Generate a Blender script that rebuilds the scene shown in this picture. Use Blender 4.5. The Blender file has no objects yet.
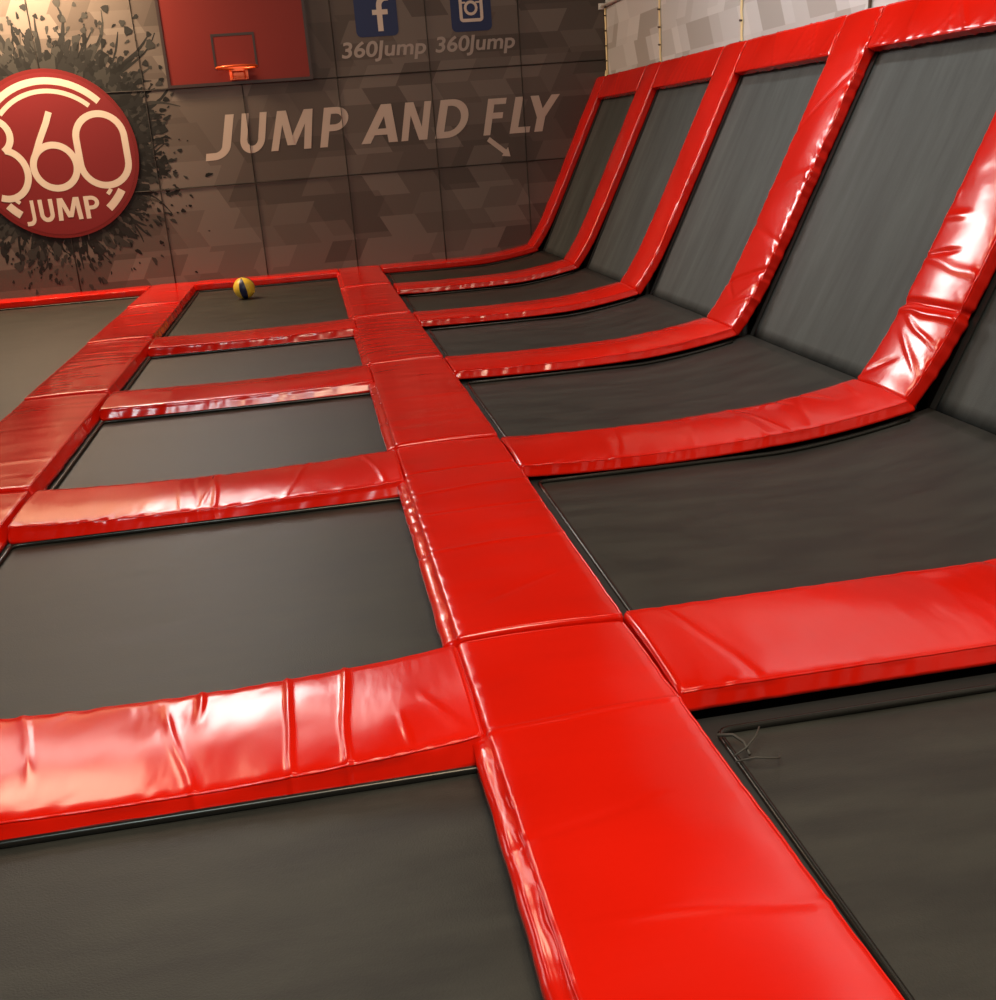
import bpy, bmesh, math, random
from mathutils import Vector, Matrix, noise

# ------------------------------------------------------------------ camera
scene = bpy.context.scene
COL = scene.collection
cam_data = bpy.data.cameras.new('camera')
cam_data.sensor_fit = 'VERTICAL'
cam_data.sensor_height = 36.0
cam_data.sensor_width = 36.0
cam_data.lens = 38.814
cam_data.clip_end = 100
cam = bpy.data.objects.new('camera', cam_data)
COL.objects.link(cam)
PITCH, ROLL, YAW = 0.323592, -0.0755574, -0.1482553
cam.matrix_world = (Matrix.Translation((0, 0, 1.158)) @ Matrix.Rotation(YAW, 4, 'Z')
                    @ Matrix.Rotation(math.pi / 2 - PITCH, 4, 'X') @ Matrix.Rotation(ROLL, 4, 'Z'))
scene.camera = cam

# ------------------------------------------------------------------ light and exposure
scene.view_settings.view_transform = 'Standard'
scene.view_settings.look = 'None'
scene.view_settings.exposure = 0.0
scene.view_settings.gamma = 1.0
scene.view_settings.use_curve_mapping = False

world = bpy.data.worlds.new('world')
scene.world = world
world.use_nodes = True
world.node_tree.nodes['Background'].inputs['Color'].default_value = (1.0, 0.86, 0.72, 1)
world.node_tree.nodes['Background'].inputs['Strength'].default_value = 0.05


def area(name, loc, target, sx, sy, power, color):
    d = bpy.data.lights.new(name, 'AREA')
    d.shape = 'RECTANGLE'
    d.size = sx
    d.size_y = sy
    d.energy = power
    d.color = color
    o = bpy.data.objects.new(name, d)
    COL.objects.link(o)
    o.location = loc
    o.rotation_euler = (Vector(target) - Vector(loc)).to_track_quat('-Z', 'Y').to_euler()
    return o


area('overhead_lamp', (0.5, 0.3, 4.4), (0.3, 1.6, 0), 1.6, 1.6, 180, (1.0, 0.79, 0.56))
area('middle_overhead_lamp', (1.5, 4.2, 5.2), (0.4, 6.0, 0), 1.2, 1.2, 42, (1.0, 0.78, 0.56))
area('far_overhead_lamp', (-2.6, 9.0, 5.2), (-0.6, 8.8, 0), 1.6, 1.2, 75, (1.0, 0.76, 0.52))
area('hall_lamp_row', (-2.4, 11.0, 4.65), (-0.6, 4.0, 0.0), 7.5, 0.75, 108, (1.0, 0.88, 0.78))
o = area('hoop_lamp', (-1.15, 11.1, 3.6), (3.5, 4.5, 0.8), 1.9, 1.15, 27, (1.0, 0.96, 0.92))
o.data.spread = math.radians(76)
area('side_lamp', (-1.2, 0.0, 4.0), (2.7, 3.4, 0.8), 1.2, 1.0, 85, (0.74, 0.96, 1.0))
area('left_lamp', (-7.6, 9.2, 1.7), (0.0, 4.0, 0.8), 3.2, 1.4, 45, (1.0, 0.90, 0.84))
area('mural_lamp', (-2.8, 10.9, 3.35), (-2.8, 11.4, 2.2), 2.0, 0.30, 250, (1.0, 0.70, 0.42))


def spot(name, loc, target, power, color, size, blend=0.8, radius=0.1):
    d = bpy.data.lights.new(name, 'SPOT')
    d.energy = power
    d.color = color
    d.spot_size = math.radians(size)
    d.spot_blend = blend
    d.shadow_soft_size = radius
    o = bpy.data.objects.new(name, d)
    COL.objects.link(o)
    o.location = loc
    o.rotation_euler = (Vector(target) - Vector(loc)).to_track_quat('-Z', 'Y').to_euler()
    return o


spot('right_wall_lamp', (1.6, 5.6, 4.9), (3.16, 5.8, 2.4), 420, (0.93, 0.96, 1.0), 100, 1.0, 0.2)


# ------------------------------------------------------------------ materials
def new_mat(name):
    m = bpy.data.materials.new(name)
    m.use_nodes = True
    nt = m.node_tree
    return m, nt, nt.nodes['Principled BSDF']


def node(nt, kind, **kw):
    n = nt.nodes.new(kind)
    for k, v in kw.items():
        if k in n.inputs:
            n.inputs[k].default_value = v
        else:
            setattr(n, k, v)
    return n


def flat(name, color, rough=0.6, metal=0.0, spec=0.5):
    m, nt, b = new_mat(name)
    b.inputs['Base Color'].default_value = (*color, 1)
    b.inputs['Roughness'].default_value = rough
    b.inputs['Metallic'].default_value = metal
    b.inputs['Specular IOR Level'].default_value = spec
    return m


def mapped(nt, scale):
    tc = nt.nodes.new('ShaderNodeTexCoord')
    mp = nt.nodes.new('ShaderNodeMapping')
    mp.inputs['Scale'].default_value = scale
    nt.links.new(tc.outputs['Object'], mp.inputs['Vector'])
    return mp


def vinyl(name, color, scale, bump=0.36):
    """glossy PVC tarpaulin with soft creases; 'scale' stretches the wrinkles"""
    m, nt, b = new_mat(name)
    L = nt.links.new
    mp = mapped(nt, scale)
    n1 = node(nt, 'ShaderNodeTexNoise', Scale=1.0, Detail=3.0, Roughness=0.5)
    n2 = node(nt, 'ShaderNodeTexNoise', Scale=4.2, Detail=2.0, Roughness=0.5)
    L(mp.outputs[0], n1.inputs['Vector'])
    L(mp.outputs[0], n2.inputs['Vector'])
    b1 = node(nt, 'ShaderNodeBump', Strength=bump, Distance=0.006)
    b2 = node(nt, 'ShaderNodeBump', Strength=0.22, Distance=0.002)
    L(n1.outputs[0], b1.inputs['Height'])
    L(n2.outputs[0], b2.inputs['Height'])
    L(b1.outputs[0], b2.inputs['Normal'])
    L(b2.outputs[0], b.inputs['Normal'])
    # scuffs: a little roughness and tone variation of the sheet itself
    mp2 = mapped(nt, (2.2, 2.2, 2.2))
    n3 = node(nt, 'ShaderNodeTexNoise', Scale=0.9, Detail=1.5, Roughness=0.4)
    L(mp2.outputs[0], n3.inputs['Vector'])
    r = node(nt, 'ShaderNodeMapRange')
    r.inputs['From Min'].default_value = 0.3
    r.inputs['From Max'].default_value = 0.7
    r.inputs['To Min'].default_value = 0.12
    r.inputs['To Max'].default_value = 0.20
    L(n3.outputs[0], r.inputs['Value'])
    L(r.outputs[0], b.inputs['Roughness'])
    cr = nt.nodes.new('ShaderNodeValToRGB')
    cr.color_ramp.elements[0].position = 0.3
    cr.color_ramp.elements[1].position = 0.7
    cr.color_ramp.elements[0].color = (color[0] * .88, color[1] * .9, color[2] * .9, 1)
    cr.color_ramp.elements[1].color = (min(1, color[0] * 1.08), color[1] * 1.15, color[2] * 1.15, 1)
    L(n3.outputs[0], cr.inputs[0])
    L(cr.outputs[0], b.inputs['Base Color'])
    return m


RED = (0.66, 0.008, 0.0015)
M_red_y = vinyl('red_vinyl_lengthwise', RED, (1.6, 5.0, 5.0), 0.22)     # creases run across x
M_red_x = vinyl('red_vinyl_crosswise', RED, (6.0, 2.0, 3.0))
M_red_i = vinyl('red_vinyl_incline', RED, (5.0, 3.0, 5.0))


def bed_material(name, base, scale, r0=.45, r1=.58):
    m, nt, b = new_mat(name)
    L = nt.links.new
    mp = mapped(nt, scale)
    n = node(nt, 'ShaderNodeTexNoise', Scale=1.0, Detail=7.0, Roughness=0.62)
    L(mp.outputs[0], n.inputs['Vector'])
    cr = nt.nodes.new('ShaderNodeValToRGB')
    e = cr.color_ramp.elements
    e[0].position, e[1].position = 0.34, 0.72
    e[0].color = (*[c * .62 for c in base], 1)
    e[1].color = (*[c * 1.50 for c in base], 1)
    L(n.outputs[0], cr.inputs[0])
    mp2 = mapped(nt, (1, 1, 1))
    w = node(nt, 'ShaderNodeTexNoise', Scale=260.0, Detail=1.0)
    L(mp2.outputs[0], w.inputs['Vector'])
    mx = nt.nodes.new('ShaderNodeMix')
    mx.data_type = 'RGBA'
    mx.blend_type = 'OVERLAY'
    mx.inputs[0].default_value = 0.16
    L(cr.outputs[0], mx.inputs[6])
    L(w.outputs[0], mx.inputs[7])
    L(mx.outputs[2], b.inputs['Base Color'])
    bp = node(nt, 'ShaderNodeBump', Strength=0.25, Distance=0.002)
    L(w.outputs[0], bp.inputs['Height'])
    L(bp.outputs[0], b.inputs['Normal'])
    r = node(nt, 'ShaderNodeMapRange')
    r.inputs['To Min'].default_value = r0
    r.inputs['To Max'].default_value = r1
    L(n.outputs[0], r.inputs['Value'])
    L(r.outputs[0], b.inputs['Roughness'])
    b.inputs['Specular IOR Level'].default_value = 0.5
    return m


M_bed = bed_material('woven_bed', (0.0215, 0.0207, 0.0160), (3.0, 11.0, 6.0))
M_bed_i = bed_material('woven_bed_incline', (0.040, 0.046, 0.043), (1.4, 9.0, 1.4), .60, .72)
M_web = flat('black_webbing', (0.012, 0.012, 0.011), 0.55)
M_rod = flat('black_rod', (0.03, 0.028, 0.024), 0.25, 0.6)
M_frame = flat('black_frame', (0.006, 0.006, 0.006), 0.7)
M_floor = flat('dark_floor', (0.02, 0.02, 0.02), 0.8)
M_ceil = flat('dark_ceiling', (0.07, 0.055, 0.045), 0.9)
M_plain = flat('plain_wall', (0.16, 0.12, 0.10), 0.8)
M_cream = flat('cream_print', (0.60, 0.50, 0.42), 0.6, 0, .3)
M_letter = flat('beige_print', (0.48, 0.39, 0.33), 0.6, 0, .3)
M_small = flat('small_beige_print', (0.33, 0.28, 0.25), 0.6, 0, .3)
M_logo_red = flat('logo_red', (0.175, 0.015, 0.017), 0.5, 0, .3)
M_logo_rim = flat('logo_rim_red', (0.145, 0.010, 0.010), 0.5, 0, .3)
M_blue = flat('navy_print', (0.012, 0.022, 0.085), 0.5, 0, .3)
M_board = flat('backboard_red', (0.19, 0.018, 0.013), 0.55, 0, .25)
M_board_edge = flat('backboard_edge', (0.03, 0.012, 0.01), 0.5)
M_hoop = flat('orange_steel', (0.85, 0.12, 0.02), 0.25, 0.3)
M_seam = flat('dark_seam', (0.022, 0.017, 0.014), 0.7)
M_ink = [flat('ink_black', (0.010, 0.010, 0.010), 0.7, 0, .2), flat('ink_grey', (0.034, 0.033, 0.031), 0.7, 0, .2),
         flat('ink_brown', (0.062, 0.052, 0.045), 0.7, 0, .2), flat('ink_dark', (0.016, 0.016, 0.016), 0.7, 0, .2)]
M_cord_leak = flat('golden_cord', (0.95, 0.74, 0.40), 0.35, 0.2)  # cord end, and the painted light leaking through the wall joints
M_knot = flat('dark_knot', (0.08, 0.05, 0.03), 0.6)
M_rail = flat('white_rail', (0.8, 0.78, 0.72), 0.35)
M_ball_y = flat('ball_yellow', (0.75, 0.50, 0.04), 0.4)
M_ball_b = flat('ball_blue', (0.012, 0.015, 0.06), 0.4)
M_strap = flat('loose_strap', (0.05, 0.045, 0.036), 0.6)
M_tie = flat('pale_tie', (0.45, 0.42, 0.34), 0.6)


def camo(name, axis, palette):
    """printed pattern: rows of leaning parallelograms in a few tones"""
    m, nt, b = new_mat(name)
    L = nt.links.new
    tc = nt.nodes.new('ShaderNodeTexCoord')
    sp = nt.nodes.new('ShaderNodeSeparateXYZ')
    L(tc.outputs['Object'], sp.inputs[0])
    U, V = sp.outputs[axis], sp.outputs[2]

    def mth(op, a, c=None, d=None):
        n = nt.nodes.new('ShaderNodeMath')
        n.operation = op
        for i, x in enumerate((a, c, d)):
            if x is None:
                continue
            if isinstance(x, (int, float)):
                n.inputs[i].default_value = x
            else:
                L(x, n.inputs[i])
        return n.outputs[0]

    def layer(rowh, cellw, skew, seed):
        v = mth('DIVIDE', mth('ADD', V, 10.0 + seed), rowh)
        row = mth('FLOOR', v)
        fr = mth('FRACT', v)
        par = mth('MULTIPLY_ADD', mth('MODULO', row, 2.0), 2.0, -1.0)
        u = mth('ADD', U, mth('MULTIPLY', mth('MULTIPLY', fr, par), skew))
        u = mth('ADD', u, mth('MULTIPLY', mth('FRACT', mth('MULTIPLY', mth('FLOOR', mth('DIVIDE', row, 2.0)), 0.377)), cellw))
        cell = mth('FLOOR', mth('DIVIDE', mth('ADD', u, 20.0), cellw))
        cb = nt.nodes.new('ShaderNodeCombineXYZ')
        L(cell, cb.inputs[0])
        L(mth('ADD', row, seed), cb.inputs[1])
        wn = nt.nodes.new('ShaderNodeTexWhiteNoise')
        wn.noise_dimensions = '2D'
        L(cb.outputs[0], wn.inputs['Vector'])
        return wn.outputs['Value']

    a = layer(0.205, 0.36, 0.11, 1.0)
    c = layer(0.41, 0.72, 0.22, 7.3)
    s = mth('ADD', mth('MULTIPLY', a, 0.6), mth('MULTIPLY', c, 0.4))
    cr = nt.nodes.new('ShaderNodeValToRGB')
    cr.color_ramp.interpolation = 'CONSTANT'
    els = cr.color_ramp.elements
    els[0].position = 0
    els[0].color = (*palette[0], 1)
    els[1].position = 0.28
    els[1].color = (*palette[1], 1)
    for p, colr in zip((0.42, 0.55, 0.7), palette[2:]):
        e = els.new(p)
        e.color = (*colr, 1)
    L(s, cr.inputs[0])
    L(cr.outputs[0], b.inputs['Base Color'])
    n = node(nt, 'ShaderNodeTexNoise', Scale=1.4, Detail=2.0)
    L(tc.outputs['Object'], n.inputs['Vector'])
    bp = node(nt, 'ShaderNodeBump', Strength=0.3, Distance=0.01)
    L(n.outputs[0], bp.inputs['Height'])
    L(bp.outputs[0], b.inputs['Normal'])
    b.inputs['Roughness'].default_value = 0.6
    b.inputs['Specular IOR Level'].default_value = 0.3
    return m


PAL = [(.072, .056, .048), (.090, .070, .060), (.104, .082, .070), (.120, .096, .083), (.150, .122, .106)]
M_camo_back = camo('camo_print_back', 0, PAL)
M_camo_lit = camo('camo_print_right', 1, [(.46, .43, .40), (.58, .56, .54), (.63, .615, .60), (.66, .645, .63), (.71, .695, .68)])  # the back wall's print again, its bright lighting put into paler tones


# ------------------------------------------------------------------ helpers
def link(name, me, mat, parent=None, smooth=True):
    o = bpy.data.objects.new(name, me)
    COL.objects.link(o)
    if mat is not None:
        for m in (mat if isinstance(mat, (list, tuple)) else [mat]):
            me.materials.append(m)
    if parent is not None:
        o.parent = parent
    return o


def tag(o, label=None, cat=None, group=None, kind=None):
    if label:
        o['label'] = label
    if cat:
        o['category'] = cat
    if group:
        o['group'] = group
    if kind:
        o['kind'] = kind
    return o


def empty(name, loc, label, cat, group=None):
    o = bpy.data.objects.new(name, None)
    COL.objects.link(o)
    o.location = loc
    o.empty_display_size = 0.1
    tag(o, label, cat, group)
    return o


def mesh_from(verts, faces, smooth=True, flat_faces=()):
    me = bpy.data.meshes.new('m')
    me.from_pydata([tuple(v) for v in verts], [], faces)
    me.validate()
    for i, p in enumerate(me.polygons):
        p.use_smooth = smooth
    for i in flat_faces:
        if i < len(me.polygons):
            me.polygons[i].use_smooth = False
    bm = bmesh.new()
    bm.from_mesh(me)
    bmesh.ops.recalc_face_normals(bm, faces=bm.faces)
    bm.to_mesh(me)
    bm.free()
    return me


class MB:
    """collects boxes, tubes and polygons that belong to ONE part"""
    def __init__(self):
        self.v, self.f, self.mi, self.sm = [], [], [], []

    def add(self, vs, fs, mi=0, smooth=False):
        o = len(self.v)
        self.v += [tuple(p) for p in vs]
        for f in fs:
            self.f.append([o + i for i in f])
            self.mi.append(mi)
            self.sm.append(smooth)

    def box(self, a, b, mi=0):
        x0, y0, z0 = a
        x1, y1, z1 = b
        self.add([(x0, y0, z0), (x1, y0, z0), (x1, y1, z0), (x0, y1, z0), (x0, y0, z1), (x1, y0, z1), (x1, y1, z1), (x0, y1, z1)],
                 [(3, 2, 1, 0), (4, 5, 6, 7), (0, 1, 5, 4), (1, 2, 6, 5), (2, 3, 7, 6), (3, 0, 4, 7)], mi)

    def tube(self, pts, r, n=8, closed=False, mi=0, radii=None):
        pts = [Vector(p) for p in pts]
        N = len(pts)
        vs, fs = [], []
        prev = None
        for i, p in enumerate(pts):
            if closed:
                t = pts[(i + 1) % N] - pts[i - 1]
            else:
                t = pts[min(i + 1, N - 1)] - pts[max(i - 1, 0)]
            t.normalize()
            if prev is None:
                ref = Vector((0, 0, 1)) if abs(t.z) < .9 else Vector((1, 0, 0))
                a = t.cross(ref).normalized()
            else:
                a = (prev - t * prev.dot(t)).normalized()
            prev = a
            b = t.cross(a)
            rr = radii[i] if radii else r
            for k in range(n):
                an = 2 * math.pi * k / n
                vs.append(p + (a * math.cos(an) + b * math.sin(an)) * rr)
        M = N if closed else N - 1
        for i in range(M):
            j = (i + 1) % N
            for k in range(n):
                l = (k + 1) % n
                fs.append((i * n + k, i * n + l, j * n + l, j * n + k))
        if not closed:
            fs.append(tuple(range(n))[::-1])
            fs.append(tuple((N - 1) * n + k for k in range(n)))
        self.add(vs, fs, mi, True)

    def build(self, name, mats, parent=None):
        me = bpy.data.meshes.new(name)
        me.from_pydata(self.v, [], self.f)
        for p, mi, sm in zip(me.polygons, self.mi, self.sm):
            p.material_index = mi
            p.use_smooth = sm
        bm = bmesh.new()
        bm.from_mesh(me)
        bmesh.ops.recalc_face_normals(bm, faces=bm.faces)
        bm.to_mesh(me)
        bm.free()
        return link(name, me, mats, parent)


def nz(x, y, z):
    return noise.noise(Vector((x, y, z)))


# ------------------------------------------------------------------ layout (metres; beds about 7 cm below the pads' tops)
P0, P1 = 0.228, 0.652           # centre walkway pads
Q0, Q1 = -1.635, -1.19          # left walkway pads
SEAM = [-1.27, 0.56, 2.385, 4.235, 6.055, 7.875, 9.73, 11.395]     # where the walkway pads butt
FAR = [2.372, 4.21, 6.04, 7.865, 9.70]                             # far edges of the cross pads
CW = 0.435                                                         # depth of a cross pad
PH = 0.058                                                         # pad thickness
YB = 11.40                                                         # back wall face
XR = 3.16                                                          # right wall face
FLOOR = -0.45


def rise(x):
    t = max(0.0, (x - 1.62) / 0.58)
    return 0.072 * (t ** 1.6) if t < 1 else 0.072 + (x - 2.2) * 0.25


# ------------------------------------------------------------------ the setting
def structure(name, mb_or, mats):
    o = mb_or.build(name, mats)
    o['kind'] = 'structure'
    return o


b = MB(); b.box((-8, -5, FLOOR - .1), (4.0, 11.6, FLOOR)); structure('floor', b, M_floor)
b = MB(); b.box((-8, -5, 5.6), (4.0, 11.6, 5.7)); structure('ceiling', b, M_ceil)
b = MB(); b.box((-8.1, -5, FLOOR), (-8, 11.6, 5.6)); structure('wall_left', b, M_plain)
b = MB(); b.box((-8, -5.1, FLOOR), (4.0, -5, 5.6)); structure('wall_front', b, M_plain)

# padded panels of the printed walls, grooved at every joint
PX0, PP, PZ0 = -0.485, 0.918, -0.013


def panel_wall(name, along, ranges, mat):
    """along = 'x' for the back wall, 'y' for the right wall"""
    mb = MB()
    (a0, a1), (z0, z1) = ranges['u'], ranges['v']
    us, vs = ranges['us'], ranges['vs']
    g, dp = 0.006, 0.012
    for i in range(len(us) - 1):
        for j in range(len(vs) - 1):
            ua, ub, va, vb = us[i], us[i + 1], vs[j], vs[j + 1]
            # a pillow with chamfered rim
            ring0 = [(ua, va), (ub, va), (ub, vb), (ua, vb)]
            ring1 = [(ua + g * .35, va + g * .35), (ub - g * .35, va + g * .35), (ub - g * .35, vb - g * .35), (ua + g * .35, vb - g * .35)]
            ring2 = [(ua + g, va + g), (ub - g, va + g), (ub - g, vb - g), (ua + g, vb - g)]
            pts = []
            for ring, d in ((ring0, 0.03), (ring1, dp), (ring2, 0.0)):
                for (u, v) in ring:
                    pts.append((u, YB + d, v) if along == 'x' else (XR + d, u, v))
            fs = []
            for r in range(2):
                for k in range(4):
                    l = (k + 1) % 4
                    fs.append((r * 4 + k, r * 4 + l, r * 4 + 4 + l, r * 4 + 4 + k))
            fs.append((8, 9, 10, 11))
            mb.add(pts, fs)
    if along == 'x':
        mb.box((a0, YB + .03, z0), (a1, YB + .2, z1))
    else:
        mb.box((XR + .03, a0, z0), (XR + .2, a1, z1))
    return structure(name, mb, mat)


us = [-8] + [PX0 + PP * k for k in range(-8, 4)] + [XR]
vs = [FLOOR] + [PZ0 + PP * k for k in range(0, 7)]
wall_back = panel_wall('wall_back', 'x', {'u': (-8, 4), 'v': (FLOOR, 5.6), 'us': us, 'vs': vs}, M_camo_back)
usr = [-5, -3.16, -1.33, .5, 2.33, 4.16, 5.99, 7.82, 9.65, YB]
vsr = [FLOOR, 0.5, 1.5, 2.31, 3.4, 4.5, 5.6]
wall_right = panel_wall('wall_right', 'y', {'u': (-5, 11.6), 'v': (FLOOR, 5.6), 'us': usr, 'vs': vsr}, M_camo_lit)

# dark joints of the back wall, standing just proud of the print
mb = MB()
rnd = random.Random(3)
for u in us[1:-1]:
    if u < -4.5:
        continue
    mb.tube([(u + .003 * math.sin(z * 5 + u), YB - .0045, z) for z in [k * .2 for k in range(0, 16)]], 0.0032, 6)
for v in vs[1:4]:
    mb.tube([(-4.6 + .25 * k, YB - .0045, v + .004 * math.sin(k * 1.3)) for k in range(0, 32)], 0.0038, 6)
trim = mb.build('trim_1', M_seam)
trim['kind'] = 'structure'


# ------------------------------------------------------------------ pads
def edge_profile(t0, t1, H, r=0.011, nt=18, fl=(0, 0), ch=False):
    """closed loop of (t, n, normal_t, normal_n, where): where 0 top, 1 side, 2 underside"""
    P = []
    for k in range(nt + 1):
        t = t0 + r + (t1 - t0 - 2 * r) * k / nt
        P.append((t, 0.0, 0, 1, 0))
    for a in (30, 60):
        a = math.radians(a)
        P.append((t1 - r + r * math.sin(a), -r + r * math.cos(a), math.sin(a), math.cos(a), 0))
    for k in range(5):
        P.append((t1 + fl[1] * k / 4, -r - (H - r) * k / 4 * .97, 1, .3 if fl[1] else 0, 1))
    P.append((t1 - r + fl[1], -H, 0, -1, 2))
    P.append(((t0 + t1) / 2, -H, 0, -1, 2))
    P.append((t0 + r - fl[0], -H, 0, -1, 2))
    for k in range(4, -1, -1):
        if ch:
            q = (0, .5, 1, 1, 1)[k]
            P.append((t0 - fl[0] * q, (-.0095, -.0140, -.0205, -.040, -H * .98)[k], (-.45 if k < 3 else -1), (.9 if k < 3 else 0), 1))
        else:
            P.append((t0 - fl[0] * k / 4, -r - (H - r) * k / 4 * .97, -1, .3 if fl[0] else 0, 1))
    for a in (60, 30):
        a = math.radians(a)
        P.append((t0 + r - r * math.sin(a), -r + r * math.cos(a), -math.sin(a), math.cos(a), 0))
    return P


def make_pad(name, label, group, mat, path, length, t0, t1, H=PH, creases=(), seed=0.0, crown=0.008,
             puck=(0.0, 0.0), step=0.025, amp=0.0022, pipe=(True, True), loc=(0, 0, 0), fl=(0, 0), ch=False):
    """path(s) -> (point, across, normal); t runs along 'across'; creases: (s0, slope, width, height, u_from, u_to)"""
    root = empty(name, loc, label, 'pad', group)
    L0 = Vector(loc)
    prof = edge_profile(t0, t1, H, fl=fl, ch=ch)
    n = len(prof)
    w = t1 - t0
    e = 0.010
    ss = [0.0, e * .35, e] + [e + (length - 2 * e) * k / max(4, round(length / step)) for k in range(1, max(4, round(length / step)))] + [length - e, length - e * .35, length]
    ins = [e, e * .3, 0] + [0] * (len(ss) - 6) + [0, e * .3, e]

    def n_(t):
        return 3.0 if t > (t0 + t1) / 2 else 0.0

    def disp(s, t, where):
        u = (t - t0) / w
        d = 0.0
        if where == 0:
            d += crown * (1 - (2 * u - 1) ** 2)
            d += amp * nz(s * 4.0 + seed, t * 5.0, seed)
            d += amp * .7 * nz(s * 11.0 + seed, t * 4.0, seed + 5)
        if where == 1:
            d += (0.0034 if ch else 0.0022) * nz(s * 9 + seed, u * 3 + t * 14, seed) + .0012 * nz(s * 26 + t * 30, n_(t), seed)
        for side, pk in ((0.0, puck[0]), (1.0, puck[1])):
            if pk:
                dist = abs(u - side) * w
                d += pk * math.exp(-(dist / .035) ** 2) * nz(s * 24 + t * 26 + seed, side * 3, seed) * (1.0 if where < 2 else 0)
        for (s0, k, wd, ht, ua, ub) in creases:
            if where == 2:
                continue
            c = s - (s0 + k * (u - .5) * w + .012 * nz(u * 2.5, s0 * 9, seed))
            fade = max(0.0, min(1.0, (u - ua) / .22 + .5)) * max(0.0, min(1.0, (ub - u) / .22 + .5))
            d += ht * math.exp(-(c / wd) ** 2) * fade
        return d

    verts, faces = [], []
    for s, i_ in zip(ss, ins):
        P, A, N = path(s)
        P = P - L0
        ctr_t, ctr_n = (t0 + t1) / 2, -H / 2
        for (t, nn, at, an, wh) in prof:
            d = disp(s, t, wh)
            tt = t + at * d
            n2 = nn + an * d
            if i_:
                tt -= math.copysign(min(i_, abs(tt - ctr_t)), tt - ctr_t)
                n2 -= math.copysign(min(i_, abs(n2 - ctr_n)), n2 - ctr_n)
            verts.append(P + A * tt + N * n2)
    for i in range(len(ss) - 1):
        for k in range(n):
            l = (k + 1) % n
            faces.append((i * n + k, i * n + l, (i + 1) * n + l, (i + 1) * n + k))
    faces.append(tuple(range(n)))
    faces.append(tuple((len(ss) - 1) * n + k for k in range(n)))
    me = mesh_from(verts, faces, True, (len(faces) - 1, len(faces) - 2))
    cover = link('cover', me, mat, root)
    mp = MB()
    for side, on in ((0, pipe[0]), (1, pipe[1])):
        if not on:
            continue
        pts = []
        for s in ss[2:-2]:
            P, A, N = path(s)
            t = (t0 + .0035) if side == 0 else (t1 - .0035)
            d = disp(s, t, 0)
            pts.append(P - L0 + A * (t + (-1 if side == 0 else 1) * d * .7) + N * (-.0035 + d * .7))
        mp.tube(pts, 0.0028, 6)
    if mp.v:
        mp.build('piping', mat, cover)
    return root


def walk_path(x, y0):
    return lambda s: (Vector((0, y0 + s, 0)), Vector((1, 0, 0)), Vector((0, 0, 1)))


ORD = ['nearest the camera', 'second from the camera', 'third from the camera', 'fourth from the camera',
       'fifth from the camera', 'last one, touching the back wall']
# centre walkway
rr = random.Random(11)
for k in range(1, 7):
    y0, y1 = SEAM[k], SEAM[k + 1]
    cr = []
    if k == 1:
        cr = [(1.385, 0.05, .006, .0035, -1, 2), (1.05, .25, .010, -.002, .0, .6), (.75, -.15, .012, .0018, .2, 1.2)]
    elif k == 2:
        cr = [(.25, .6, .008, -.003, .25, .8), (.62, .1, .010, .002, -1, 2), (.95, .05, .009, -.002, -1, 2),
              (1.2, .12, .012, .002, -1, 2), (1.45, .08, .010, -.0025, -1, 2), (.12, -.8, .007, -.0025, .75, 1.1)]
    else:
        for q in range(5):
            cr.append((rr.uniform(.1, y1 - y0 - .1), rr.uniform(-.3, .3), .012, rr.uniform(-.0025, .0025), -1, 2))
    o = make_pad('walkway_pad', 'red vinyl pad in the long centre walkway, ' + ORD[k - 1], 'pads of the centre walkway',
                 M_red_y, (lambda yy, kk: (lambda s: (Vector((0, yy + s, 0.008 - .0050 * s)), Vector((1 + ((.040 - .026 * s) if kk == 1 else 0), 0, 0)),
                                             Vector((0, 0, 1)))))(y0 + .003, k),
                 y1 - y0 - .006, P0, P1 - (.012 if k > 4 else 0), creases=cr, seed=k * 3.7, crown=.006, H=.054, puck=(.0022, .0012), fl=(.032, 0), ch=True,
                 step=.007 if k < 3 else .02,
                 pipe=(False, True), loc=((P0 + P1) / 2, y0, 0))
    if k == 1:
        o['label'] = 'bright red vinyl pad of the centre walkway at the bottom edge of the photo'
# left walkway
LBL = {1: 'red vinyl pad of the left walkway just outside the lower left of the photo',
       2: 'red vinyl pad of the left walkway at the left edge of the photo, lowest visible',
       3: 'shiny wrinkled red pad of the left walkway, second visible from the camera',
       4: 'red vinyl pad of the left walkway, third visible from the camera',
       5: 'red vinyl pad of the left walkway, fourth visible from the camera',
       6: 'red vinyl pad of the left walkway touching the back wall'}
for k in range(1, 7):
    y0, y1 = SEAM[k], SEAM[k + 1]
    cr = []
    for q in range(7):
        cr.append((rr.uniform(.1, y1 - y0 - .1), rr.uniform(-.2, .2), .014, rr.uniform(-.003, .003), -1, 2))
    make_pad('walkway_pad', LBL[k], 'pads of the left walkway', M_red_y,
             (lambda yy: (lambda s: (Vector((0, yy + s, 0.008 - .0050 * s)), Vector((1, 0, 0)), Vector((0, 0, 1)))))(y0 + .003),
             y1 - y0 - .006, Q0, Q1, creases=cr, seed=20 + k * 2.9, crown=.006, puck=(.002, .003), loc=((Q0 + Q1) / 2, y0, 0), fl=(0, .02))


# cross pads, left row (between the two walkways)
def cross_path(x0, x1, yfar, sag, lift=0.002):
    def f(s):
        x = x0 + s
        q = (x - x0) / (x1 - x0)
        z = lift - sag * math.sin(math.pi * q) ** .7 if 0 < q < 1 else lift
        return (Vector((x, yfar, z)), Vector((0, -1, 0)), Vector((0, 0, 1)))
    return f


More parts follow.
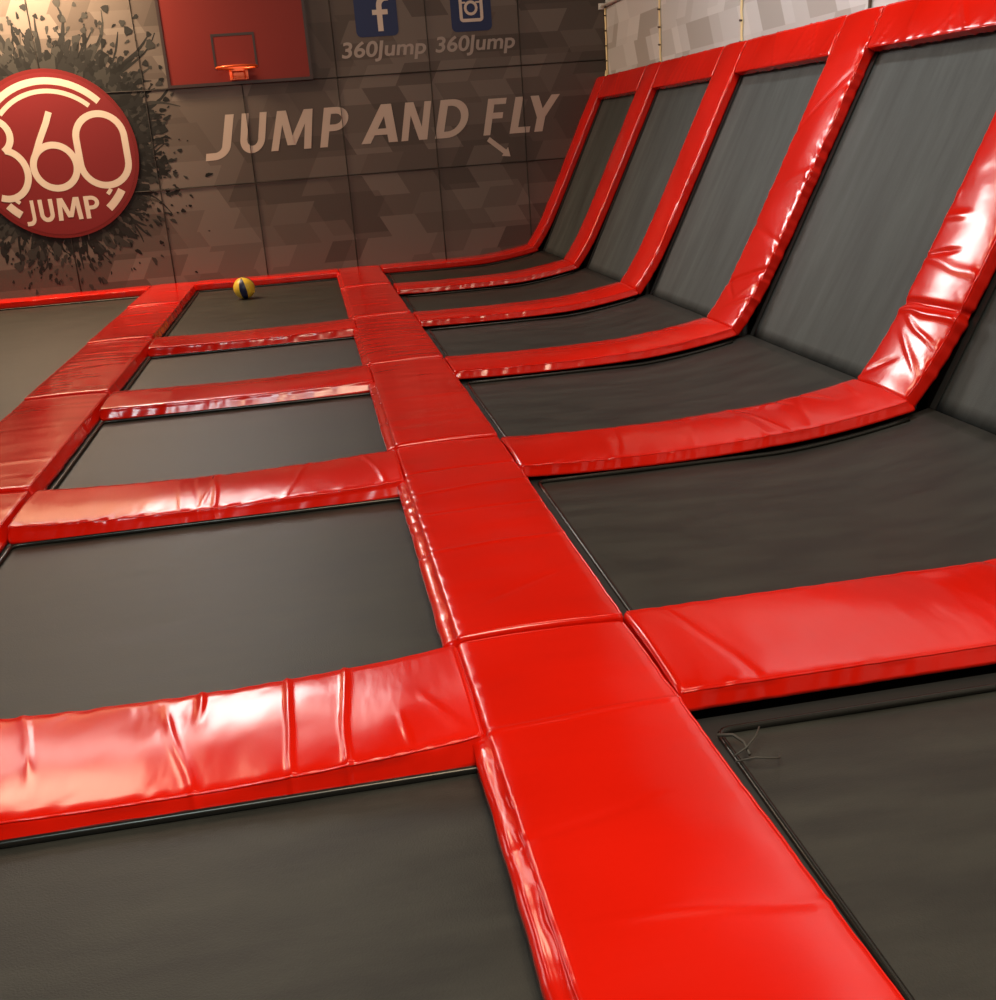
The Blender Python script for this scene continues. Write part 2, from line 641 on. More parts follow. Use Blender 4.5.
LC = ['red cross pad left of the centre walkway, nearest the camera', 'red cross pad left of the centre walkway, second from the camera',
      'red cross pad left of the centre walkway, third from the camera', 'red cross pad left of the centre walkway, farthest, in front of the ball']
for k in range(4):
    cr = []
    if k == 0:
        cr = [(.985, .02, .006, .0055, -1, 2), (1.11, -.03, .006, .0055, -1, 2), (.74, .28, .008, .0045, .2, 2), (.78, 0, .007, .006, -1, .25),
              (.44, .30, .009, .004, -1, .6), (.2, .1, .01, .003, -1, 2), (1.27, .5, .007, .004, .6, .95), (1.22, .1, .006, .004, .72, .95)]
    else:
        for q in range(6):
            cr.append((rr.uniform(.1, 1.3), rr.uniform(-.2, .2), .009, rr.uniform(-.002, .004), -1, 2))
    make_pad('cross_pad', LC[k], 'cross pads left of the centre walkway', M_red_x,
             cross_path(Q1 + .024, P0 - .003, FAR[k], (.036, .022, .012, .012)[k], .002), P0 - Q1 - .027, 0, CW, creases=cr, fl=(0, .022), seed=40 + k * 5.3,
             crown=.008, puck=(.0025, .0045), loc=((Q1 + P0) / 2, FAR[k] - CW / 2, 0), step=.006 if k < 2 else .02)

# cross pads, right row: level, then turning up to meet the incline
XJ, ZJ = 2.205, 0.072
NJ = Vector((-0.56, 0, 0.83)).normalized()


def right_path(x0, x1, yfar, sag):
    def f(s):
        x = x0 + s
        q = (x - x0) / (1.62 - x0)
        z = .004 + rise(x) - (sag * math.sin(math.pi * q) ** .7 if 0 < q < 1 else 0)
        dz = (rise(x + .01) - rise(x - .01)) / .02
        N = Vector((-dz, 0, 1)).normalized()
        m = max(0.0, min(1.0, (x - (x1 - .14)) / .14))
        N = N.lerp(NJ, m * m).normalized()
        N = N / max(.8, N.dot(Vector((-dz, 0, 1)).normalized()))
        return (Vector((x, yfar, z)), Vector((0, -1, 0)), N)
    return f


RC = ['red cross pad right of the centre walkway, nearest the camera', 'red cross pad right of the centre walkway, second from the camera',
      'red cross pad right of the centre walkway, third from the camera', 'red cross pad right of the centre walkway, fourth from the camera',
      'red cross pad right of the centre walkway, fifth and farthest from the camera']
for k in range(5):
    cr = []
    for q in range(6 if k else 3):
        cr.append((rr.uniform(.1, 1.5), rr.uniform(-.3, .3), .011, rr.uniform(-.002, .0025), -1, 2))
    if k < 3:
        cr += [(1.36, .35, .009, -.005, .0, .35), (1.22, .2, .008, -.004, 0, .22), (1.45, -.2, .010, .004, .1, .5), (1.05, .3, .008, -.003, 0, .2)]
    make_pad('cross_pad', RC[k], 'cross pads right of the centre walkway', M_red_x,
             right_path(P1 + .003, XJ, FAR[k] + (.042, -.004, .0, .01, -.02)[k], (0, .016, .01, .008, .008)[k]), XJ - P1 - .003, 0, CW, creases=cr, H=.043, fl=(0, .014), seed=70 + k * 5.3,
             crown=.012, puck=(.002, .004), loc=((P1 + XJ) / 2, FAR[k] - CW / 2, 0), step=.008 if k < 2 else .02)

# wall pads along the foot of the back wall
make_pad('wall_pad', 'narrow red pad along the foot of the back wall behind the ball', 'pads at the foot of the back wall', M_red_x,
         cross_path(Q1 + .004, P0 - .003, YB - .005, .004, .004), P0 - Q1 - .007, 0, .34, seed=91, crown=.008, puck=(.002, .008), loc=(-.5, 11.2, 0))
make_pad('wall_pad', 'narrow red pad along the foot of the back wall under the round emblem', 'pads at the foot of the back wall', M_red_x,
         cross_path(-5.2, Q0 - .003, YB - .005, .004, .004), Q0 + 5.2 - .003, 0, .34, seed=95, crown=.008, puck=(.002, .008), loc=(-3.4, 11.2, 0))
make_pad('wall_pad', 'narrow red pad along the foot of the back wall right of the centre walkway', 'pads at the foot of the back wall', M_red_x,
         right_path(P1 + .003, XJ + .03, YB - .005, .004), XJ + .03 - P1 - .003, 0, .34, seed=97, crown=.008, puck=(.002, .006), loc=(1.4, 11.2, 0))

# ------------------------------------------------------------------ incline pads
IPTS = [Vector((2.205, 0, .074)), Vector((2.275, 0, .165)), Vector((2.365, 0, .305)), Vector((2.465, 0, .495)), Vector((2.575, 0, .715)),
        Vector((2.76, 0, 1.095)), Vector((2.94, 0, 1.465)), Vector((3.035, 0, 1.66))]


def make_curve(pts):
    # Catmull-Rom resampled by arc length
    dense = []
    ext = [pts[0] * 2 - pts[1]] + pts + [pts[-1] * 2 - pts[-2]]
    for i in range(1, len(ext) - 2):
        p0, p1, p2, p3 = ext[i - 1:i + 3]
        for k in range(20):
            t = k / 20
            dense.append(0.5 * ((2 * p1) + (p2 - p0) * t + (2 * p0 - 5 * p1 + 4 * p2 - p3) * t * t + (3 * p1 - p0 - 3 * p2 + p3) * t ** 3))
    dense.append(pts[-1])
    acc = [0]
    for a, c in zip(dense, dense[1:]):
        acc.append(acc[-1] + (c - a).length)

    def at(s):
        s = max(0, min(acc[-1], s))
        for i in range(len(acc) - 1):
            if acc[i + 1] >= s:
                u = (s - acc[i]) / max(1e-9, acc[i + 1] - acc[i])
                return dense[i].lerp(dense[i + 1], u)
        return dense[-1]
    return at, acc[-1]


INC, ILEN = make_curve(IPTS)


def incline_path(yfar):
    def f(s):
        p = INC(s)
        T = (INC(s + .02) - INC(s - .02)).normalized()
        N = Vector((-T.z, 0, T.x))
        m = max(0.0, 1 - s / .14)
        N2 = N.lerp(NJ, m * m).normalized()
        N2 = N2 / max(.8, N2.dot(N))
        return (Vector((p.x, yfar, p.z)), Vector((0, -1, 0)), N2)
    return f


IL = ['red sloped-wall pad at the right edge of the photo, with strong white glare',
      'red pad climbing the sloped wall, second from the right, with the wide matte top',
      'red pad climbing the sloped wall, third from the right edge of the photo',
      'red pad climbing the sloped wall, fourth from the right, next to the farthest bed',
      'narrow red pad climbing the sloped wall against the back wall, glinting edge']
IL0 = 'red pad climbing the sloped wall just outside the right edge of the photo'
IY = [(4.205, .40), (6.03, .41), (7.86, .41), (9.70, .42), (YB - .005, .34)]
for k, (yf, wd) in enumerate(IY):
    cr = []
    if k == 0:
        cr = [(.38, .08, .014, -.012, -.5, 1.2), (.345, .05, .014, .006, -.5, 1.2), (.20, -.55, .010, .006, .3, .95), (.15, .6, .012, -.006, .0, .4),
              (.62, .25, .012, -.006, -.5, .5), (.76, .1, .02, .006, 0, .4), (.28, -.35, .009, .005, .2, .9), (.55, -.1, .02, .004, -1, 2)]
    elif k == 1:
        cr = [(.30, .35, .014, -.008, -.5, 1.2), (.16, -.5, .012, -.006, .0, .5), (.10, .5, .010, .006, .5, 1.2), (.55, -.2, .02, -.003, -1, 2),
              (.85, .3, .03, .004, -1, 2), (1.3, .8, .02, -.003, -1, 2), (.14, .8, .009, .005, .55, 1.2)]
    else:
        for q in range(4):
            cr.append((rr.uniform(.15, 1.5), rr.uniform(-.5, .5), .016, rr.uniform(-.004, .004), -1, 2))
    make_pad('incline_pad', IL[k], 'pads climbing the sloped wall', M_red_i, incline_path(yf), ILEN, 0, wd, H=.058, creases=cr, seed=120 + k * 7.1,
             crown=.010, puck=(.004, .009 if k < 3 else .005), loc=(2.25, yf - wd / 2, .0), step=.007 if k < 2 else .025)

# top pads closing each sloped bed
S_TOP0 = ILEN - .225


def top_path(y0):
    p0 = INC(S_TOP0)
    p1 = INC(ILEN)
    T = (p1 - p0).normalized()
    N = Vector((-T.z, 0, T.x))

    def f(s):
        return (Vector((p0.x, y0 + s, p0.z)) - N * .002, T, N)
    return f


TL = ['red top pad of the sloped wall at the top right corner of the photo', 'red top pad of the sloped wall, second from the right',
      'red top pad of the sloped wall, third from the right', 'short-looking red top pad of the sloped wall next to the back wall']
for k in range(4):
    y0 = IY[k][0] + .003
    y1 = IY[k + 1][0] - IY[k + 1][1] - .003
    cr = [(rr.uniform(.15, y1 - y0 - .15), rr.uniform(-.9, .9), .008, .0045, -1, 2) for q in range(4)]
    cr += [(rr.uniform(.05, y1 - y0 - .05), rr.uniform(-1.4, 1.4), .006, .004, -1, .6) for q in range(3)]
    make_pad('top_pad', TL[k], 'pads along the top of the sloped wall', M_red_i, top_path(y0), y1 - y0, 0, .225, H=.050, creases=cr, seed=160 + k * 3.3,
             crown=.004, puck=(.005, .002), loc=(2.95, y0, 1.46), step=.02)


# ------------------------------------------------------------------ trampolines
def floor_trampoline(label, group, x0, x1, y0, y1, inset=(-.02, -.02, -.02, .03), curved=False, x_over=None):
    """opening x0..x1, y0..y1; inset: how far the edge rod shows inside each side (left, right, near, far)"""
    root = empty('trampoline', ((x0 + x1) / 2, (y0 + y1) / 2, FLOOR), label, 'trampoline', group)
    c = Vector(root.location)
    u = .03
    xa, xb = x0 - u, (x1 + u if x_over is None else x_over)
    ya, yb = y0 - u, y1 + u
    rz = rise if curved else (lambda x: 0.0)
    nx, ny = max(8, int((xb - xa) / .06)), 24
    vs, fs = [], []
    for i in range(nx + 1):
        for j in range(ny + 1):
            x = xa + (xb - xa) * i / nx
            y = ya + (yb - ya) * j / ny
            p, q = i / nx, j / ny
            sag = .012 * math.sin(math.pi * p) * math.sin(math.pi * q)
            z = -.070 + rz(x) - sag + .0012 * nz(x * 3, y * 3, 1)
            vs.append(Vector((x, y, z)) - c)
    for i in range(nx):
        for j in range(ny):
            a = i * (ny + 1) + j
            fs.append((a, a + ny + 1, a + ny + 2, a + 1))
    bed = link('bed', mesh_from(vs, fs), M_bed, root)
    md = bed.modifiers.new('thick', 'SOLIDIFY')
    md.thickness = .004
    # edge rod and the webbing outside it
    l, r, n_, f_ = inset
    X0, X1, Y0, Y1 = x0 + l, min(x1 - r, xb - .02), y0 + n_, y1 - f_
    ring = []
    K = 24
    rad = .03
    def corner(cx, cy, a0):
        for a in (0, 30, 60, 90):
            t = math.radians(a0 + a)
            ring.append((cx + rad * math.cos(t), cy + rad * math.sin(t)))
    corner(X1 - rad, Y1 - rad, 0)
    for k in range(1, K):
        ring.append((X1 - rad + (X0 + rad - X1 + rad) * k / K, Y1))
    corner(X0 + rad, Y1 - rad, 90)
    corner(X0 + rad, Y0 + rad, 180)
    for k in range(1, K):
        ring.append((X0 + rad + (X1 - rad - X0 - rad) * k / K, Y0))
    corner(X1 - rad, Y0 + rad, 270)
    mb = MB()
    if x_over is None:
        mb.tube([Vector((x, y, -.064 + rz(x))) - c for x, y in ring], .0085, 8, closed=True)
    else:
        mb.tube([Vector((x, y, -.064 + rz(x))) - c for x, y in ring[4:-4]], .0085, 8)
    mb.build('edge_rod', M_rod, root)
    mb = MB()
    vs2, fs2 = [], []
    m = len(ring)
    for x, y in ring:
        vs2.append(Vector((x, y, -.0625 + rz(x))) - c)
    for x, y in ring:
        ox = xa + .002 if x < (x0 + x1) / 2 else xb - .002
        oy = ya + .002 if y < (y0 + y1) / 2 else yb - .002
        # push outwards to the frame
        px = x if X0 + rad < x < X1 - rad else ox
        py = y if Y0 + rad < y < Y1 - rad else oy
        if X0 + rad < x < X1 - rad:
            py = oy
        vs2.append(Vector((px, py, -.0605 + rz(px))) - c)
    for k in (range(m) if x_over is None else range(4, m - 5)):
        l2 = (k + 1) % m
        fs2.append((k, l2, m + l2, m + k))
    mb.add(vs2, fs2)
    mb.build('webbing', M_web, root)
    # frame: four black side boards down to the floor
    mb = MB()
    T = .15
    segs = 14 if curved else 1

    def board(bx0, bx1, by0, by1):
        for k in range(segs):
            xa_, xb_ = bx0 + (bx1 - bx0) * k / segs, bx0 + (bx1 - bx0) * (k + 1) / segs
            za, zb = -.102 + rz(xa_), -.102 + rz(xb_)
            pts = [(xa_, by0, FLOOR), (xb_, by0, FLOOR), (xb_, by1, FLOOR), (xa_, by1, FLOOR), (xa_, by0, za), (xb_, by0, zb), (xb_, by1, zb), (xa_, by1, za)]
            mb.add([Vector(p) - c for p in pts], [(3, 2, 1, 0), (4, 5, 6, 7), (0, 1, 5, 4), (1, 2, 6, 5), (2, 3, 7, 6), (3, 0, 4, 7)])
    xe = xb if x_over is not None else xb + T
    board(xa - T, xe, ya - T, ya)
    board(xa - T, xe, yb, yb + T)
    segs_keep = segs
    board(xa - T, xa, ya, yb)
    if x_over is None:
        board(xb, xb + T, ya, yb)
    mb.build('frame', M_frame, root)
    return root


BAYS_Y = [(0.56, FAR[0] - CW)] + [(FAR[k], FAR[k + 1] - CW) for k in range(4)]
ML = ['dark trampoline bed at the bottom left corner of the photo', 'grey trampoline bed left of the centre walkway, second from the camera',
      'grey trampoline bed left of the centre walkway, third from the camera',
      'thin-looking grey trampoline bed left of the centre walkway, fourth from the camera']
for k in range(4):
    y0, y1 = BAYS_Y[k]
    floor_trampoline(ML[k], 'trampolines between the two walkways', Q1, P0, y0, y1, (.035, -.02, -.02, .022))
floor_trampoline('grey trampoline bed with the yellow and blue ball on it', 'trampolines between the two walkways', Q1, P0, FAR[3], 11.055,
                 (.035, -.02, -.02, .02))
floor_trampoline('long grey trampoline bed left of the left walkway', None, -5.2, Q0, 0.56, 11.055, (-.02, -.02, -.02, .02))
ML = ['dark trampoline bed at the bottom right corner of the photo with loose strap ends',
      'dark trampoline bed right of the centre walkway, second from the camera', 'dark trampoline bed right of the centre walkway, third from the camera',
      'dark trampoline bed right of the centre walkway, fourth from the camera', 'dark trampoline bed right of the centre walkway, fifth from the camera',
      'narrow-looking dark trampoline bed right of the centre walkway, next to the back wall']
rights = []
RB = BAYS_Y + [(FAR[4], 11.055)]
for k, (y0, y1) in enumerate(RB):
    rights.append(floor_trampoline(ML[k], 'level trampolines right of the centre walkway', P1, 2.33, y0, y1, (.062, -.02, -.02, .024), True, 2.308))


def incline_trampoline(label, y0, y1):
    A0, A1 = Vector((2.322, 0, .024)), Vector((3.040, 0, 1.510))
    root = empty('incline_trampoline', (2.6, (y0 + y1) / 2, FLOOR), label, 'trampoline', 'sloped trampolines on the right wall')
    c = Vector(root.location)
    T = (A1 - A0).normalized()
    N = Vector((-T.z, 0, T.x))
    Ln = (A1 - A0).length
    ya, yb = y0 - .004, y1 + .004
    vs, fs = [], []
    nx, ny = 26, 20
    for i in range(nx + 1):
        for j in range(ny + 1):
            p, q = i / nx, j / ny
            y = ya + (yb - ya) * q
            sag = .012 * math.sin(math.pi * p) * math.sin(math.pi * q)
            P = A0 + T * (Ln * p) - N * (sag + .0015 * nz(p * 3, y * 6, 2))
            vs.append(Vector((P.x, y, P.z)) - c)
    for i in range(nx):
        for j in range(ny):
            a = i * (ny + 1) + j
            fs.append((a, a + ny + 1, a + ny + 2, a + 1))
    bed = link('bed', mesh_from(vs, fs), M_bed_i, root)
    md = bed.modifiers.new('thick', 'SOLIDIFY')
    md.thickness = .004
    # edge webbing along the far side, seen as a dark line beside the pad
    for yy, w0 in ((y1 - .030, .034), (y0 - .004, .012)):
        mb = MB()
        a = [A0 + N * .004, A1 + N * .004]
        vs3 = []
        for P in a:
            vs3 += [Vector((P.x, yy, P.z)) - c, Vector((P.x, yy + w0, P.z)) - c]
            Q = P + N * .006
            vs3 += [Vector((Q.x, yy, Q.z)) - c, Vector((Q.x, yy + w0, Q.z)) - c]
        mb.add(vs3, [(0, 1, 3, 2), (4, 6, 7, 5), (0, 4, 5, 1), (2, 3, 7, 6), (0, 2, 6, 4), (1, 5, 7, 3)])
        mb.build('webbing', M_web, root)
    # frame: two gusset sides and a top board
    for (g0, g1) in ((ya - .16, ya - .002), (yb + .002, yb + .16)):
        mb = MB()
        prof = []
        for s in [ILEN * k / 12 for k in range(13)]:
            p = INC(s)
            Tt = (INC(s + .02) - INC(s - .02)).normalized()
            prof.append(p - Vector((-Tt.z, 0, Tt.x)) * .082)
        prof = [p for p in prof if p.x > 2.40]
        poly = [Vector((2.33, 0, FLOOR))] + prof + [Vector((XR - .01, 0, prof[-1].z)), Vector((XR - .01, 0, FLOOR))]
        m = len(poly)
        vv = [Vector((p.x, g0, p.z)) - c for p in poly] + [Vector((p.x, g1, p.z)) - c for p in poly]
        ff = [tuple(range(m)), tuple(range(m, 2 * m))[::-1]] + [(i, (i + 1) % m, m + (i + 1) % m, m + i) for i in range(m)]
        mb.add(vv, ff)
        mb.build('side_frame', M_frame, root)
    return root


IT = ['pale sloped trampoline bed cut off by the right edge of the photo', 'large grey sloped trampoline bed, second from the right edge of the photo',
      'grey sloped trampoline bed on the right wall, third from the right edge', 'dark sloped trampoline bed on the right wall, next to the farthest one',
      'black sloped trampoline bed farthest back, touching the back wall pad']
iy = [(FAR[0], IY[0][0] - IY[0][1])] + [(IY[k][0], IY[k + 1][0] - IY[k + 1][1]) for k in range(4)]
for k, (y0, y1) in enumerate(iy):
    incline_trampoline(IT[k], y0, y1)

# loose strap ends on the nearest right trampoline, frayed tie on the nearest left one
t = rights[0]
c = Vector(t.location)
mb = MB()
mb.tube([Vector(p) - c for p in [(.705, 1.79, -.048), (.735, 1.80, -.040), (.765, 1.825, -.034), (.79, 1.865, -.038)]], .0018, 6)
mb.tube([Vector(p) - c for p in [(.70, 1.77, -.048), (.74, 1.765, -.042), (.775, 1.755, -.044), (.79, 1.762, -.050), (.798, 1.785, -.056)]], .0018, 6)
mb.tube([Vector(p) - c for p in [(.70, 1.87, -.046), (.73, 1.86, -.044), (.742, 1.83, -.046), (.738, 1.79, -.05)]], .0035, 6)
o = mb.build('loose_strap', M_strap, t)
o['label'] = 'frayed strap ends'

# ------------------------------------------------------------------ ball
ball = empty('ball', (-.665, 10.24, -.078), 'small yellow and dark blue ball resting on the far trampoline bed', 'ball')
R_ = .098
SW = 10
for which, mat, nm in ((0, M_ball_y, 'yellow_panels'), (1, M_ball_b, 'blue_panels')):
    bm = bmesh.new()
    bmesh.ops.create_uvsphere(bm, u_segments=48, v_segments=24, radius=R_)
    kill = []
    for f in bm.faces:
        cc = f.calc_center_median()
        a = (math.atan2(cc.y, cc.x) / (2 * math.pi)) % 1.0
        seg = int(a * SW)
        if (seg % 3 == 1) != (which == 1):
            kill.append(f)
    bmesh.ops.delete(bm, geom=kill, context='FACES')
    rot = Matrix.Rotation(math.radians(-8), 4, 'Y') @ Matrix.Rotation(math.radians(12), 4, 'X') @ Matrix.Rotation(math.radians(209), 4, 'Z')
    bmesh.ops.transform(bm, matrix=Matrix.Translation((0, 0, R_)) @ rot, verts=bm.verts)
    me = bpy.data.meshes.new(nm)
    bm.to_mesh(me)
    bm.free()
    for p in me.polygons:
        p.use_smooth = True
    link(nm, me, mat, ball)


# ------------------------------------------------------------------ lettering and prints on the back wall
def text_polys(txt, offset=0.0, shear=0.0, spacing=1.0):
    cu = bpy.data.curves.new('t', 'FONT')
    cu.body = txt
    cu.size = 1.0
    cu.offset = offset
    cu.shear = shear
    cu.space_character = spacing
    cu.resolution_u = 6
    cu.extrude = .01
    ob = bpy.data.objects.new('t', cu)
    COL.objects.link(ob)
    dg = bpy.context.evaluated_depsgraph_get()
    me = bpy.data.meshes.new_from_object(ob.evaluated_get(dg))
    COL.objects.unlink(ob)
    bpy.data.objects.remove(ob)
    return me


def wall_text(name, txt, x0, x1, zb, zt, mat, y, parent=None, offset=.03, shear=.2, spacing=1.0, desc=0.0, slope=0.0):
    """fit the text into the box x0..x1, zb..zt on the back wall; 'slope' lets the line climb"""
    me = text_polys(txt, offset, shear, spacing)
    xs = [v.co.x for v in me.vertices]
    ys = [v.co.y for v in me.vertices]
    a, b_ = min(xs), max(xs)
    c_, d = min(ys), max(ys)
    for v in me.vertices:
        u = (v.co.x - a) / (b_ - a)
        w = (v.co.y - c_) / (d - c_)
        v.co = Vector((x0 + (x1 - x0) * u, y - (.0015 if v.co.z > 0 else 0), zb + (zt - zb) * w + slope * u))
    me.name = name
    o = link(name, me, mat, parent)
    return o


def rounded_plate(mb, x0, x1, z0, z1, r, y, th, mi=0):
    pts = []
    for cx, cz, a0 in ((x1 - r, z1 - r, 0), (x0 + r, z1 - r, 90), (x0 + r, z0 + r, 180), (x1 - r, z0 + r, 270)):
        for k in range(7):
            t = math.radians(a0 + 15 * k)
            pts.append((cx + r * math.cos(t), cz + r * math.sin(t)))
    m = len(pts)
    vv = [(x, y, z) for x, z in pts] + [(x, y - th, z) for x, z in pts]
    mb.add(vv, [tuple(range(m)), tuple(range(m, 2 * m))[::-1]] + [(i, (i + 1) % m, m + (i + 1) % m, m + i) for i in range(m)], mi)


stroke_count = [0]


def stroke(mb, pts, w, y, th=.0004, closed=False, mi=0, flat_ends=None):
    """a flat ribbon of width w through points (x, z)"""
    stroke_count[0] += 1
    y -= .0005 * (stroke_count[0] % 6)
    P = [Vector((p[0], 0, p[1])) for p in pts]
    N = len(P)
    Lf, Rt = [], []
    for i in range(N):
        if closed:
            t = P[(i + 1) % N] - P[i - 1]
        else:
            t = P[min(i + 1, N - 1)] - P[max(0, i - 1)]
        t.normalize()
        n_ = Vector((-t.z, 0, t.x))
        Lf.append(P[i] + n_ * w / 2)
        Rt.append(P[i] - n_ * w / 2)
    vv = []
    for i in range(N):
        vv += [(Lf[i].x, y, Lf[i].z), (Rt[i].x, y, Rt[i].z), (Rt[i].x, y - th, Rt[i].z), (Lf[i].x, y - th, Lf[i].z)]
    ff = []
    for i in range(N if closed else N - 1):
        j = (i + 1) % N
        for k in range(4):
            l = (k + 1) % 4
            ff.append((i * 4 + k, i * 4 + l, j * 4 + l, j * 4 + k))
    if not closed:
        ff += [(0, 1, 2, 3), tuple(4 * (N - 1) + k for k in (3, 2, 1, 0))]
    mb.add(vv, ff, mi)


def arc(cx, cz, rx, rz_, a0, a1, n=32):
    return [(cx + rx * math.cos(math.radians(a0 + (a1 - a0) * k / n)), cz + rz_ * math.sin(math.radians(a0 + (a1 - a0) * k / n))) for k in range(n + 1)]



def bar(mb, x0, z0, x1, z1, w, y, th=.0004):
    """slanted stem with level ends"""
    stroke_count[0] += 1
    y -= .0005 * (stroke_count[0] % 6)
    h = w / 2
    q = [(x0 - h, z0), (x0 + h, z0), (x1 + h, z1), (x1 - h, z1)]
    vv = [(a_, y, b_) for a_, b_ in q] + [(a_, y - th, b_) for a_, b_ in q]
    mb.add(vv, [(0, 1, 2, 3), (7, 6, 5, 4), (0, 4, 5, 1), (1, 5, 6, 2), (2, 6, 7, 3), (3, 7, 4, 0)])


def glyph(ch, w, y):
    """bold capitals drawn with stems and bowls, cap height 1"""
    g = MB()
    h = w / 2
    def vs_(x, z0=0.0, z1=1.0):
        bar(g, x, z0, x, z1, w, y)
    def hs_(x0, x1, z):
        stroke(g, [(x0, z), (x1, z)], w * .88, y)
    if ch == 'J':
        stroke(g, [(.44, 1.0), (.44, .24)] + arc(.20, .22, .24, .25, 0, -90, 12) + [(.02, -.035)], w, y)
    elif ch == 'U':
        stroke(g, [(h, 1.0), (h, .34)] + arc(.33, .34, .33 - h, .34 - h * .9, 180, 360, 16) + [(.66 - h, .34), (.66 - h, 1.0)], w, y)
    elif ch == 'M':
        bar(g, h * .9, 0, h * 1.5, 1, w * .92, y); bar(g, .95 - h * .9, 0, .95 - h * 1.5, 1, w * .92, y)
        bar(g, .475 - h * .1, .12, h * 1.9, 1, w * .95, y); bar(g, .475 + h * .1, .12, .95 - h * 1.9, 1, w * .95, y)
    elif ch == 'P':
        vs_(h)
        stroke(g, [(h, 1 - h * .88), (.30, 1 - h * .88)] + arc(.30, .70, .24, .30 - h * .88, 90, -90, 16) + [(.30, .40 + h * .88), (h, .40 + h * .88)], w * .9, y)
    elif ch == 'A':
        bar(g, h, 0, .36, 1, w, y); bar(g, .74 - h, 0, .38, 1, w, y); hs_(.18, .56, .29)
    elif ch == 'N':
        vs_(h * .95); vs_(.70 - h * .95); bar(g, .70 - h * 1.3, 0, h * 1.3, 1, w * 1.05, y)
    elif ch == 'D':
        vs_(h)
        stroke(g, [(h, 1 - h * .88), (.26, 1 - h * .88)] + arc(.26, .5, .44 - h, .5 - h * .88, 90, -90, 20) + [(.26, h * .88), (h, h * .88)], w * .92, y)
    elif ch == 'F':
        vs_(h); hs_(h, .50, 1 - h * .88); hs_(h, .46, .53)
    elif ch == 'L':
        vs_(h); hs_(h, .48, h * .88)
    elif ch == 'Y':
        bar(g, .33, 0, .33, .46, w, y); bar(g, .33, .40, h, 1, w, y); bar(g, .33, .40, .66 - h, 1, w, y)
    return g


def word(mb, letters, zb, zt, w, y, shear):
    """letters: (character, x0, x1) boxes on the wall"""
    for ch, x0, x1 in letters:
        g = glyph(ch, w, y)
        pts = [(v[0] + shear * v[2], v[1], v[2]) for v in g.v]
        a_, b_ = min(p[0] for p in pts), max(p[0] for p in pts)
        vv = [(x0 + (p[0] - a_) / (b_ - a_) * (x1 - x0), p[1], zb + p[2] * (zt - zb)) for p in pts]
        mb.add(vv, g.f)


Yp = YB - .0005
for letters, zb, zt, lab in (
        ((('J', -.93, -.60), ('U', -.575, -.285), ('M', -.29, .16), ('P', .19, .50)), 1.188, 1.555, 'large beige word JUMP printed on the back wall'),
        ((('A', .60, .965), ('N', 1.0, 1.335), ('D', 1.34, 1.70)), 1.190, 1.550, 'large beige word AND printed on the back wall'),
        ((('F', 1.835, 2.10), ('L', 2.105, 2.325), ('Y', 2.345, 2.650)), 1.185, 1.530, 'large beige word FLY printed on the back wall')):
    mb = MB()
    word(mb, letters, zb, zt, .185, Yp, .20)
    tag(mb.build('wall_lettering', M_letter), lab, 'lettering', 'slogan on the back wall')
mb = MB()
a = Vector((1.885, 0, 1.150))
b2 = Vector((2.10, 0, .965))
d = (b2 - a).normalized()
nn = Vector((-d.z, 0, d.x))
pts = [a + nn * .022, b2 - d * .075 + nn * .026, b2 - d * .075 + nn * .058, b2, b2 - d * .075 - nn * .05, b2 - d * .075 - nn * .022, a - nn * .026]
vv = [Vector((p.x, Yp, p.z)) for p in pts] + [Vector((p.x, Yp - .002, p.z)) for p in pts]
mb.add(vv, [tuple(range(7)), tuple(range(7, 14))[::-1]] + [(i, (i + 1) % 7, 7 + (i + 1) % 7, 7 + i) for i in range(7)])
o = mb.build('arrow_print', M_letter)
tag(o, 'small beige arrow pointing down right below the word FLY', 'arrow')

for x0, x1, lab in ((.50, 1.33, 'small word 360Jump under the blue square with the letter f'), (1.42, 2.22, 'small word 360Jump under the blue camera square')):
    o = wall_text('wall_lettering', '360Jump', x0, x1, 1.945, 2.135, M_small, Yp, offset=.02, shear=.16)
    tag(o, lab, 'lettering', 'account names on the back wall')


# blue squares
sq = empty('social_badge', (.87, YB, 2.4), 'navy blue square with a pale letter f on the back wall', 'sign', 'blue squares on the back wall')
c = Vector(sq.location)


def local(mb, cc):
    mb.v = [tuple(Vector(v) - cc) for v in mb.v]
    return mb


mb = MB(); rounded_plate(mb, .665, 1.075, 2.17, 2.585, .05, Yp, .002)
local(mb, c).build('plate', M_blue, sq)
mb = MB()
stroke(mb, [(.905, 2.215), (.905, 2.44)] + [(.905 + .07 - .07 * math.cos(math.radians(a)), 2.44 + .07 * math.sin(math.radians(a))) for a in range(15, 91, 15)] + [(1.0, 2.51)],
       .052, Yp - .002)
stroke(mb, [(.835, 2.385), (.985, 2.385)], .045, Yp - .0022)
local(mb, c).build('letter', M_cream, sq)['label'] = 'pale letter f'
sq = empty('social_badge', (1.79, YB, 2.4), 'navy blue square with a pale camera outline on the back wall', 'sign', 'blue squares on the back wall')
c = Vector(sq.location)
mb = MB(); rounded_plate(mb, 1.60, 2.0, 2.165, 2.585, .05, Yp, .002)
local(mb, c).build('plate', M_blue, sq)
mb = MB()
xa, xb, za, zb = 1.70, 1.905, 2.265, 2.49
ringp = []
for cx, cz, a0 in ((xb - .02, zb - .02, 0), (xa + .02, zb - .02, 90), (xa + .02, za + .02, 180), (xb - .02, za + .02, 270)):
    ringp += [(cx + .02 * math.cos(math.radians(a0 + a)), cz + .02 * math.sin(math.radians(a0 + a))) for a in (0, 30, 60, 90)]
stroke(mb, ringp, .03, Yp - .002, closed=True)
stroke(mb, arc(1.80, 2.375, .055, .055, 0, 337.5, 15), .026, Yp - .0022, closed=True)
stroke(mb, [(xa, 2.425), (1.75, 2.425)], .016, Yp - .0023)
